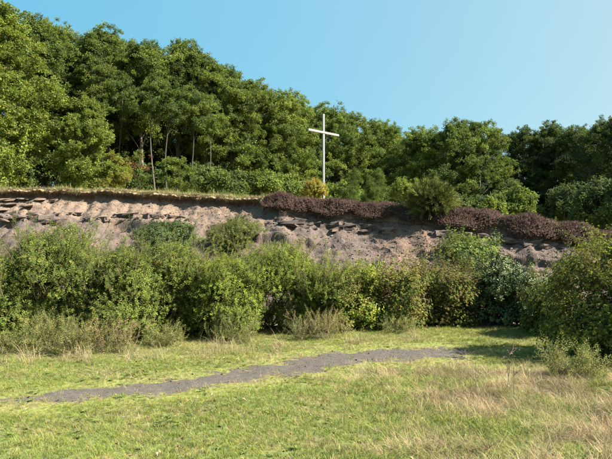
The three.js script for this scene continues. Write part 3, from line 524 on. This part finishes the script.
{ // broom: a sheaf of thin green rods
  const p = sight(428, 205, 20.3); p.y = landY(p.x, Math.min(p.z, edgeZ(p.x) - 0.1)); const g = new THREE.Group(); p.z = edgeZ(p.x) - 0.12; p.y = edgeY(p.x) - 0.02; g.position.copy(p);
  const r = rng(77), rod = new Soup(), sw = new Swarm(); 
  for (let k = 0; k < 9; k++) { const a = k * 2.4, e = k ? 0.09 + 0.03 * r() : 0, t0 = k ? 0.15 + 0.07 * k : 0, b = V(0, t0, 0); rod.tube([b, V(Math.cos(a) * e * 0.5, t0 + (1 - t0) * 0.5, Math.sin(a) * e * 0.5), V(Math.cos(a) * e, 1 - 0.03 * k, Math.sin(a) * e)], [0.009, 0.008, 0.004], 3, vary(r, 0.4)); }
  const s = new Soup();
  for (let k = 0; k < 14; k++) { const a = k * 2.4, l = 0.3 + 0.2 * r(); s.tube(bend(r, V(0, -0.05, 0), V(Math.cos(a) * l * 0.8, l * 0.75, Math.sin(a) * l * 0.6), 0.1, 5), [0.022, 0.018, 0.014, 0.01, 0.005], 5, [0.11, 0.09, 0.06]); }
  for (let k = 0; k < 3000; k++) {
    const d = rdir(r); if (d.y < -0.75) d.y *= -1; const c = V(0, 0.46, 0.08), b = c.clone().add(V(d.x * 0.40, d.y * 0.26, d.z * 0.34).multiplyScalar(0.2 + 0.8 * r()));
    d.y += 0.4; d.addScaledVector(rdir(r), 0.4).normalize(); Q4.setFromUnitVectors(UPY, d); Q4.multiply(new THREE.Quaternion().setFromAxisAngle(UPY, r() * 6.3));
    sw.add(b, Q4, 0.46 * (0.6 + 0.9 * r() * r() + 0.3 * r()), tint(r, pick(r, [[0.18, 0.20, 0.036], [0.225, 0.235, 0.05], [0.14, 0.165, 0.03]]), 0.35));
  }
  mesh('stems', s.geo(), barkMat, g); sw.build('rods', rod.geo(), grassMat, g);
  g.scale.setScalar(1.05); top(g, 'broom_bush', 'rounded green broom bush of thin upright rods among the heather', 'broom bush');
}
// grass blades in tufts
function tuft(seed, n, spread, len, wid, lean, curl) { const r = rng(seed), s = new Soup(); for (let k = 0; k < n; k++) { const a = r() * 6.3, e = Math.sqrt(r()) * spread; s.blade(Math.cos(a) * e, Math.sin(a) * e, r() * 6.3, lean * (0.3 + r()), len * (0.5 + 0.7 * r()), wid * (0.7 + 0.6 * r()), vary(r, 0.5), curl); } return s.geo(); }
{
  const shapes = [tuft(300, 12, 0.12, 0.16, 0.012, 0.8, 1), tuft(301, 10, 0.14, 0.30, 0.010, 0.7, 1)], sw = [new Swarm(), new Swarm()], r = rng(88);
  for (let k = 0; k < 16000; k++) {
    const x = -15 + 27 * r(), b = Math.pow(r(), 1.6) * 9 - 0.12, z = edgeZ(x) - b, tall = smooth(0.2, 0.45, fbm(x * 0.5, z * 0.5, 3) + 0.2 * smooth(-2.5, -0.5, x)) * smooth(0.8, 2.5, b), q = r() < 0.25 + 0.5 * tall ? 1 : 0;
    const dry = [0.31, 0.255, 0.13], gr = [0.13, 0.16, 0.035], dk = [0.09, 0.13, 0.03], c = r() < 0.62 - 0.45 * tall ? dry : r() < 0.5 ? gr : dk;
    Q4.setFromAxisAngle(UPY, r() * 6.3); sw[q].add(V(x, plateauY(x, z) - 0.01, z), Q4, (0.4 + 0.5 * r()) * (0.5 + smooth(0, 1, b) * 0.4 + tall), tint(r, c, 0.4));
  }
  const g = new THREE.Group(); sw.forEach((w, k) => w.build('blades', shapes[k], grassMat, g)); top(g, 'upper_grass', 'rough dry and green grass on top of the bank', 'grass', null, 'stuff');
}
{ // dry grass and roots hanging over the rim of the open turf
  const shape = tuft(305, 9, 0.05, 0.14, 0.009, 1.2, 1.1), sw = new Swarm(), r = rng(89);
  for (let k = 0; k < 2600; k++) {
    const x = -15 + 13.8 * r(), f = 0.16 - 0.3 * r(), z = edgeZ(x) + f, dn = f > 0.02 ? 1.5 + 0.8 * r() : 0.5 * r();
    Q4.setFromAxisAngle(V(1, 0, (r() - 0.5) * 0.8).normalize(), dn); Q4.multiply(new THREE.Quaternion().setFromAxisAngle(UPY, r() * 6.3));
    sw.add(V(x, edgeY(x) + 0.02 - (f > 0.02 ? 0.10 * r() : 0), z), Q4, 0.5 + 0.7 * r(), tint(r, pick(r, [[0.25, 0.20, 0.10], [0.15, 0.14, 0.05], [0.14, 0.09, 0.05], [0.10, 0.065, 0.04]]), 0.4));
  }
  top(sw.build('', shape, dryMat), 'hanging_grass', 'dry grass and roots hanging over the rim of the turf', 'dry grass', null, 'stuff');
}
// ---------------------------------------------------------------- the thicket at the foot of the bank
const WG = [[0.118, 0.168, 0.027], [0.148, 0.195, 0.031], [0.098, 0.145, 0.025], [0.175, 0.205, 0.04]], LG = [[0.15, 0.205, 0.027], [0.18, 0.225, 0.031], [0.13, 0.18, 0.025]], BM = [[0.105, 0.145, 0.024], [0.15, 0.17, 0.028], [0.088, 0.128, 0.024], [0.19, 0.18, 0.038], [0.125, 0.11, 0.035]];
function hedge(name, label, group, px, topRow, footRow, wpx, depth, o) {
  const f = hit(px, footRow); let d = -f.z + depth * 0.5; const p = sight(px, topRow, d), w = wpx / FPX * d, h = p.y - landY(p.x, p.z);
  return shrub(name, label, group, p.x, p.z, h, w, depth, { seed: seedS++, ...o });
}
const LW = () => `rounded green willow shrub below the sandy slope, ${ORD[4 - kW++]} from the lime-green shrubs`, GW = 'willow thicket below the sandy slope';
for (const [px, ty, fy, w, dp, tones, n] of [[-40, 250, 352, 118, 2.3, WG, 2000], [10, 256, 353, 100, 2.1, WG, 2300], [62, 227, 351, 104, 2.6, WG, 2800], [118, 250, 349, 92, 2.1, WG, 2500], [170, 243, 344, 100, 2.5, WG, 2300]]) hedge('willow_shrub', LW(), GW, px, ty, fy, w, dp, { n: Math.round(n * 2.0), shapes: willow, tones, low: 0.0, skirt: 3, size: 0.68, lump: 0.52, lumps: 10, sprays: 95, sprayUp: 0.5, upright: 0.6, wild: 0.7, stems: 22 });
const LL = () => ['bright lime-green shrub adjoining the willow thicket', 'bright lime-green shrub between two other lime-green shrubs', 'narrow lime-green shrub adjoining the small leafy shrub'][kL++], GL = 'lime-green shrubs';
for (const [px, ty, fy, w, dp, n] of [[222, 258, 343, 86, 1.9, 2300], [270, 244, 339, 104, 2.5, 2300], [318, 266, 337, 60, 1.7, 1300]]) hedge('lime_shrub', LL(), GL, px, ty, fy, w, dp, { n: Math.round(n * 2.0), shapes: willow, tones: LG, low: 0.0, skirt: 3, size: 0.68, lump: 0.52, lumps: 10, sprays: 85, sprayUp: 0.5, upright: 0.6, wild: 0.7, stems: 20 });
{ const p = hit(164, 246); shrub('blue_green_shrub', 'low dense blue-green shrub on the slope behind the willow thicket', null, p.x, p.z + 0.4, 0.9, 2.3, 1.6, { seed: 801, size: 0.8, n: 1600, shapes: roundLeaf, tones: [[0.066, 0.108, 0.036], [0.08, 0.125, 0.04], [0.09, 0.125, 0.03]], low: 0.05, sprays: 8 }); }
{ const p = hit(240, 239); shrub('domed_bush', 'domed olive-green bush on the bare slope behind the lime-green shrubs', null, p.x, p.z + 0.5, 0.85, 1.9, 1.5, { seed: 802, size: 0.8, n: 1700, shapes: [willow[0], weedy[0]], tones: [[0.13, 0.155, 0.035], [0.17, 0.16, 0.05], [0.10, 0.14, 0.03]], low: 0.05, sprays: 10, sprayUp: 0.25 }); }
hedge('yellow_green_shrub', 'upright yellow-green shrub with big pale leaves at the edge of the brambles', null, 362, 268, 333, 52, 1.5, { n: 900, shapes: roundLeaf, tones: [[0.20, 0.24, 0.03], [0.15, 0.20, 0.03], [0.24, 0.25, 0.045]], skirt: 4, low: 0, sprays: 16, size: 1.15, upright: 0.6 });
hedge('small_green_shrub', 'small leafy shrub between the lime-green thicket and the yellow-green shrub', null, 336, 272, 336, 40, 1.4, { n: 700, shapes: [...willow, roundLeaf[0]], tones: BM, skirt: 4, low: 0, sprays: 10 });
hedge('bramble_thicket', 'bramble with yellowing and reddish leaves next to the yellow-green shrub', null, 398, 272, 331, 60, 1.7, { n: 1300, size: 0.8, shapes: bramble, tones: [...BM, [0.24, 0.2, 0.04]], skirt: 5, low: 0, sprays: 45 });
hedge('bramble_thicket', 'broad olive bramble below the rust-coloured scree', null, 440, 270, 330, 66, 1.9, { n: 1600, size: 0.8, shapes: bramble, tones: [[0.15, 0.165, 0.035], [0.19, 0.18, 0.04], [0.11, 0.14, 0.03], [0.13, 0.10, 0.035]], skirt: 5, low: 0, sprays: 60, sprayUp: 0.6 });
hedge('glossy_shrub', 'dark shrub with shiny greyish leaves between the olive and the large bramble', null, 492, 257, 329, 62, 1.8, { n: 1250, shapes: roundLeaf, mat: glossLeafMat, tones: [[0.052, 0.085, 0.024], [0.07, 0.105, 0.03], [0.095, 0.125, 0.03]], skirt: 5, low: 0, sprays: 14 });
hedge('glossy_shrub', 'small shiny-leaved shrub tucked behind the large bramble', null, 526, 272, 331, 44, 1.6, { n: 800, shapes: roundLeaf, mat: glossLeafMat, tones: [[0.06, 0.10, 0.03], [0.09, 0.125, 0.035]], skirt: 6, low: 0, sprays: 8 });
hedge('bramble_thicket', 'low bramble filling the gap between the glossy shrubs and the large bramble', null, 552, 284, 342, 54, 1.7, { n: 1300, size: 0.8, shapes: bramble, tones: [[0.10, 0.13, 0.022], [0.13, 0.15, 0.026], [0.15, 0.15, 0.035]], skirt: 5, low: 0, sprays: 14 });
{ const p = hit(470, 262); shrub('slope_bramble', 'light-green bramble sprays creeping up the slope under the rock blocks', null, p.x, p.z, 0.55, 1.9, 1.2, { seed: 803, n: 420, shapes: bramble, tones: [[0.13, 0.19, 0.035], [0.17, 0.21, 0.05]], low: 0.02, sprays: 12 }); }
hedge('large_bramble', 'large bramble mound with long arching sprays, shading the end of the path', null, 652, 222, 374, 208, 2.8, { size: 0.85, n: 5600, shapes: [...bramble, roundLeaf[1]], tones: [[0.15, 0.175, 0.022], [0.19, 0.21, 0.026], [0.10, 0.125, 0.02], [0.12, 0.12, 0.025]], low: 0.0, skirt: 8, sprays: 60, stems: 26, lumps: 12, sprayUp: 0.3 });
// weeds at the thicket's foot
const LWd = [['pale-green mugwort-like weed at the foot of the willow thicket', 48, 356, 0.95, 0.8, 330], ['bushy pale weed with dry brown stems in front of the willow thicket', 104, 356, 0.75, 0.9, 330], ['low spiky grey-green weed beside the dry stems', 78, 357, 0.6, 0.6, 180], ['thin green weed in front of the lime-green shrubs', 165, 349, 0.55, 0.7, 190], ['wispy pale weed under the dark gap of the thicket', 232, 345, 0.75, 0.8, 220], ['dry wispy grass-like weed before the small leafy shrub', 318, 341, 0.75, 1.0, 300], ['low weed with yellow-green leaves beneath the reddish bramble', 398, 334, 0.4, 0.7, 150], ['grey-green weed clump in front of the shaded large bramble', 574, 381, 0.62, 0.62, 260], ['small weed sprouting between the mugwort-like weed and the shade', 16, 357, 0.5, 0.7, 160]];
LWd.forEach(([label, px, py, h0, w, n], k) => {            // a fan of thin stems with narrow leaves
  const p = hit(px, py - 2), r = rng(820 + k), g = new THREE.Group(), s = new Soup(), sw = weedy.map(() => new Swarm()), h = h0 * 0.66; g.position.set(p.x, p.y - 0.02, p.z);
  const tones = k === 1 || k === 5 ? [[0.24, 0.21, 0.09], [0.17, 0.175, 0.05], [0.28, 0.22, 0.11]] : [[0.20, 0.21, 0.06], [0.25, 0.24, 0.09], [0.155, 0.175, 0.045]];
  for (let j = 0; j < n / 5; j++) {
    const a = V((r() - 0.5) * w, 0, (r() - 0.5) * w * 0.5); a.y = landY(p.x + a.x, p.z + a.z) - p.y; const b = a.clone().add(V((r() - 0.5) * 0.45, h * (0.45 + 0.7 * r()), (r() - 0.5) * 0.4)), line = bend(r, a, b, 0.1, 6), tone = pick(r, tones);
    s.tube(line, [0.0026, 0.0024, 0.002, 0.0017, 0.0013, 0.0008], 4, [0.2, 0.19, 0.09]);
    for (let i = 1; i < 6; i++) { const d = V().subVectors(line[i], line[i - 1]).normalize().addScaledVector(rdir(r), 0.7).normalize(); Q4.setFromUnitVectors(UPY, d); sw[j % 2].add(line[i].clone().lerp(line[i - 1], r()), Q4, 0.45 + 0.5 * r(), tint(r, tone, 0.4)); }
  }
  mesh('stems', s.geo(), barkMat, g); sw.forEach((q, i) => q.build('leaves', weedy[i], leafMat, g)); top(g, 'weed_plant', label, 'weed', 'weeds along the thicket');
});
// ---------------------------------------------------------------- the sward
{
  const short = [tuft(310, 14, 0.05, 0.075, 0.0050, 1.0, 1.0), tuft(311, 14, 0.06, 0.06, 0.0045, 1.3, 0.8)], mid = [tuft(312, 15, 0.045, 0.15, 0.0055, 0.9, 1.1), tuft(313, 13, 0.04, 0.21, 0.0055, 0.8, 1.2)], lodged = [tuft(314, 13, 0.06, 0.24, 0.0042, 1.5, 0.75), tuft(315, 12, 0.05, 0.30, 0.0040, 1.25, 1.0)];
  const S = [0, 1].map(() => new Swarm()), M = [0, 1].map(() => new Swarm()), D = [0, 1].map(() => new Swarm()), B = new Swarm(), r = rng(99);
  for (let k = 0; k < 125000; k++) {
    const d = 3.2 + 11.6 * Math.pow(r(), 0.8), hw = d * 0.52 + 1.6, x = (r() * 2 - 1) * hw, z = -d, pth = pathAt(x, z); if (z < baseZ(x) + 0.3) continue;
    if (pth < -0.2 || (pth < 0.04 && r() < 0.6)) { if (!(r() < 0.05)) continue; }
    const dr = dryness(x, z) + 0.25 * n2(x * 3, z * 3), ms = mossy(x, z), lu = lushness(x, z), near = smooth(1.4, 0.05, pth), y = groundY(x, z) - 0.004, u = r();
    const ax = V(n2(x * 0.7, z * 0.7 + 30), 0, n2(x * 0.7 + 60, z * 0.7)).multiplyScalar(0.35); Q4.setFromAxisAngle(V(ax.z, 0, -ax.x).normalize(), ax.length()); Q4.multiply(new THREE.Quaternion().setFromAxisAngle(UPY, r() * 6.3));
    const right = smooth(-0.6, 1.8, x) * smooth(-10.0, -8.8, z);
    if (u < dr * (0.32 + 0.50 * right)) D[r() < 0.5 + 0.3 * right ? 1 : 0].add(V(x, y, z), Q4, (0.3 + 0.35 * r()) * (0.7 + 0.6 * right * smooth(0.2, 0.7, dr)), tint(r, pick(r, [[0.33, 0.25, 0.145], [0.25, 0.185, 0.10], [0.39, 0.31, 0.19], [0.16, 0.115, 0.06]]), 0.35));
    else if (r() < (0.12 + 0.5 * lu * smooth(-8.4, -6.4, z) + 0.35 * right) * (1 - 0.8 * near)) M[r() < 0.6 ? 0 : 1].add(V(x, y, z), Q4, (0.3 + 0.4 * r()) * (0.8 + 0.4 * right), tint(r, pick(r, [[0.15, 0.19, 0.034], [0.19, 0.215, 0.045], [0.12, 0.165, 0.03], [0.25, 0.235, 0.08]]), 0.35));
    else S[r() < 0.5 ? 0 : 1].add(V(x, y, z), Q4, (0.4 + 0.4 * r()) * (1 - 0.6 * ms * near), tint(r, r() < ms * 0.75 ? pick(r, [[0.20, 0.205, 0.026], [0.17, 0.18, 0.022]]) : pick(r, [[0.165, 0.21, 0.034], [0.205, 0.235, 0.042], [0.26, 0.245, 0.08], [0.12, 0.175, 0.03]]), 0.35));
  }
  const make = (name, label, list, geos, cat) => { const g = new THREE.Group(); list.forEach((w, k) => w.build('blades', geos[k], grassMat, g)); top(g, name, label, cat, null, 'stuff'); };
  make('short_grass', 'short yellow-green grass and moss covering the meadow', S, short, 'grass');
  make('long_grass', 'longer green grass growing in patches in the meadow', M, mid, 'grass');
  make('dry_grass', 'straw-coloured dry grass lying over the meadow', D, lodged, 'dry grass');
}
{ // taller dry stalks, tussock by tussock, over the rough corner of the meadow
  const g0 = [tuft(320, 26, 0.10, 0.42, 0.0040, 0.9, 1.1), tuft(321, 22, 0.09, 0.36, 0.0042, 1.1, 1.1)], w = g0.map(() => new Swarm()), r = rng(101);
  for (let k = 0; k < 760; k++) {
    const d = 3.6 + 6.4 * r(), x = 0.5 + r() * (d * 0.55 + 0.6), z = -d; if (pathAt(x, z) < 0.15 || r() > smooth(0.15, 0.6, dryness(x, z) + 0.3 * n2(x * 1.3, z * 1.3))) continue;
    Q4.setFromEuler(new THREE.Euler((r() - 0.5) * 0.5, r() * 6.3, (r() - 0.5) * 0.5)); w[k % 2].add(V(x, groundY(x, z) - 0.01, z), Q4, 0.35 + 0.4 * r(), tint(r, pick(r, [[0.42, 0.33, 0.19], [0.35, 0.27, 0.14], [0.48, 0.40, 0.25], [0.22, 0.22, 0.08]]), 0.3));
  }
  const r3 = rng(107); for (let k = 0; k < 130; k++) { const px = 380 + 240 * r3(), py = 392 + 66 * r3(), p = hit(px, py); if (n2(p.x * 1.7, p.z * 1.7 + 80) < 0.15) continue; Q4.setFromEuler(new THREE.Euler((r3() - 0.5) * 0.5, r3() * 6.3, (r3() - 0.5) * 0.5)); w[k % 2].add(V(p.x, p.y - 0.01, p.z), Q4, 0.4 + 0.35 * r3(), tint(r3, pick(r3, [[0.10, 0.09, 0.035], [0.075, 0.055, 0.03], [0.10, 0.14, 0.03], [0.13, 0.17, 0.035]]), 0.3)); }
  const r2 = rng(102); // a strip of dry stalks along the thicket's foot
  for (let k = 0; k < 420; k++) { const px = 612 * r2(), py = 344 + 12 * smooth(330, 60, px) - 10 * smooth(330, 400, px) + r2() * 9, p = hit(px, py); if (px > 420 || r2() > 0.35 + 0.9 * n2(px * 0.02, 3)) continue; Q4.setFromEuler(new THREE.Euler((r2() - 0.5) * 0.4, r2() * 6.3, (r2() - 0.5) * 0.4)); w[k % 2].add(V(p.x, p.y - 0.01, p.z), Q4, 0.5 + 0.7 * r2(), tint(r2, pick(r2, [[0.36, 0.29, 0.17], [0.30, 0.25, 0.13], [0.22, 0.21, 0.09]]), 0.3)); }
  const g = new THREE.Group(); w.forEach((q, k) => q.build('stalks', g0[k], grassMat, g)); top(g, 'tall_dry_grass', 'tall bleached grass stalks in the rough corner of the meadow', 'dry grass', null, 'stuff');
}
{ // broad-leaved weeds, plantain and clover, low in the grass
  const s = new Soup(), w = new Swarm(), r = rng(103);
  for (let k = 0; k < 8; k++) { const a = k * 0.83, d = V(Math.cos(a), 0.25 + 0.35 * r(), Math.sin(a)).normalize(); s.leaf(V(0, 0.004, 0), d, UPY, 0.06 + 0.04 * r(), 0.024 + 0.012 * r(), 0.5, vary(r, 0.4)); }
  for (let k = 0; k < 2600; k++) { const d = 3.6 + 8 * r(), x = (r() * 2 - 1) * (d * 0.52 + 1), z = -d; if (pathAt(x, z) < 0.0 + 0.1 * r() || fbm(x * 0.9, z * 0.9 + 40, 3) < 0.05 + 0.2 * r()) continue; Q4.setFromEuler(new THREE.Euler((r() - 0.5) * 0.4, r() * 6.3, (r() - 0.5) * 0.4)); w.add(V(x, groundY(x, z) + 0.01, z), Q4, 0.35 + 0.55 * r(), tint(r, pick(r, [[0.12, 0.165, 0.03], [0.15, 0.185, 0.036], [0.10, 0.145, 0.03]]), 0.35)); }
  top(w.build('', s.geo(), leafMat), 'broadleaf_weeds', 'flat rosettes of broad leaves scattered in the grass', 'weeds', null, 'stuff');
}
{ // fallen leaves
  const s = new Soup(), w = new Swarm(), r = rng(105); s.leaf(V(-0.03, 0, 0), V(1, 0, 0), UPY, 0.06, 0.04, 1.2, [1, 1, 1]);
  for (let k = 0; k < 220; k++) { const d = 4 + 8 * r(), x = (r() * 2 - 1) * (d * 0.52 + 0.6), z = -d; Q4.setFromEuler(new THREE.Euler((r() - 0.5) * 1.2, r() * 6.3, (r() - 0.5) * 1.2)); w.add(V(x, groundY(x, z) + 0.03 + 0.02 * r() - (pathAt(x, z) < 0 ? 0.02 : 0), z), Q4, 0.35 + 0.5 * r(), tint(r, pick(r, [[0.17, 0.08, 0.035], [0.13, 0.07, 0.035], [0.22, 0.13, 0.05], [0.30, 0.24, 0.15]]), 0.4)); }
  top(w.build('', s.geo(), dryMat), 'fallen_leaves', 'brown fallen leaves scattered over grass and path', 'leaves', null, 'stuff');
}
// ---------------------------------------------------------------- dead stalks and twigs
function stalk(name, label, group, px, py, h, lean, o = {}) {
  const p = hit(px, py), g = new THREE.Group(), r = rng(seedS++), s = new Soup(); g.position.set(p.x, p.y - 0.01, p.z);
  const c = o.c ?? [0.12, 0.08, 0.055], tipp = V(lean, h, (r() - 0.5) * 0.1), main = bend(r, V(0, 0, 0), tipp, 0.06, 7); s.tube(main, main.map((_, k) => (o.rad ?? 0.005) * (1 - 0.1 * k)), 5, c);
  for (let k = 0; k < (o.twigs ?? 6); k++) { const i = 2 + Math.floor(r() * 4), a = main[i], b = a.clone().add(V((r() - 0.5) * 0.26, 0.05 + 0.14 * r(), (r() - 0.5) * 0.2)); s.tube(bend(r, a, b, 0.1, 4), [0.003, 0.0026, 0.002, 0.0012], 4, c); if (o.heads) for (let q = 0; q < 6; q++) { const e = b.clone().addScaledVector(rdir(r), 0.025); s.leaf(e, rdir(r), UPY, 0.025, 0.014, 0.4, [0.13, 0.10, 0.06]); } }
  mesh('stem', s.geo(), dryMat, g); top(g, name, label, 'dead stalk', group);
}
stalk('dead_stalk', 'brown dead weed with branching seed heads by the shaded end of the path', null, 507, 392, 0.55, 0.05, { twigs: 12, heads: true });
stalk('dead_stalk', 'thin upright dark stalk in the grass below the path end', 'thin stalks', 477, 405, 0.5, 0.0, { twigs: 1, rad: 0.004 });
stalk('dead_stalk', 'thin upright dark stalk with side twigs near the seed heads', 'thin stalks', 514, 402, 0.42, 0.02, { twigs: 3, rad: 0.004 });
stalk('dead_stalk', 'pale bent grass stem leaning over the end of the path', 'thin stalks', 486, 384, 0.34, -0.24, { twigs: 0, rad: 0.003, c: [0.4, 0.33, 0.2] });
stalk('dead_twig', 'dark forked bramble twig low in the dry foreground grass', null, 480, 458, 0.12, 0.14, { twigs: 5, rad: 0.006, c: [0.08, 0.035, 0.03] });
stalk('dead_twig', 'short dark twig sticking out of the dry grass beside the bramble shade', null, 604, 432, 0.12, -0.06, { twigs: 2, rad: 0.006, c: [0.07, 0.04, 0.035] });

renderer.render(scene, camera);
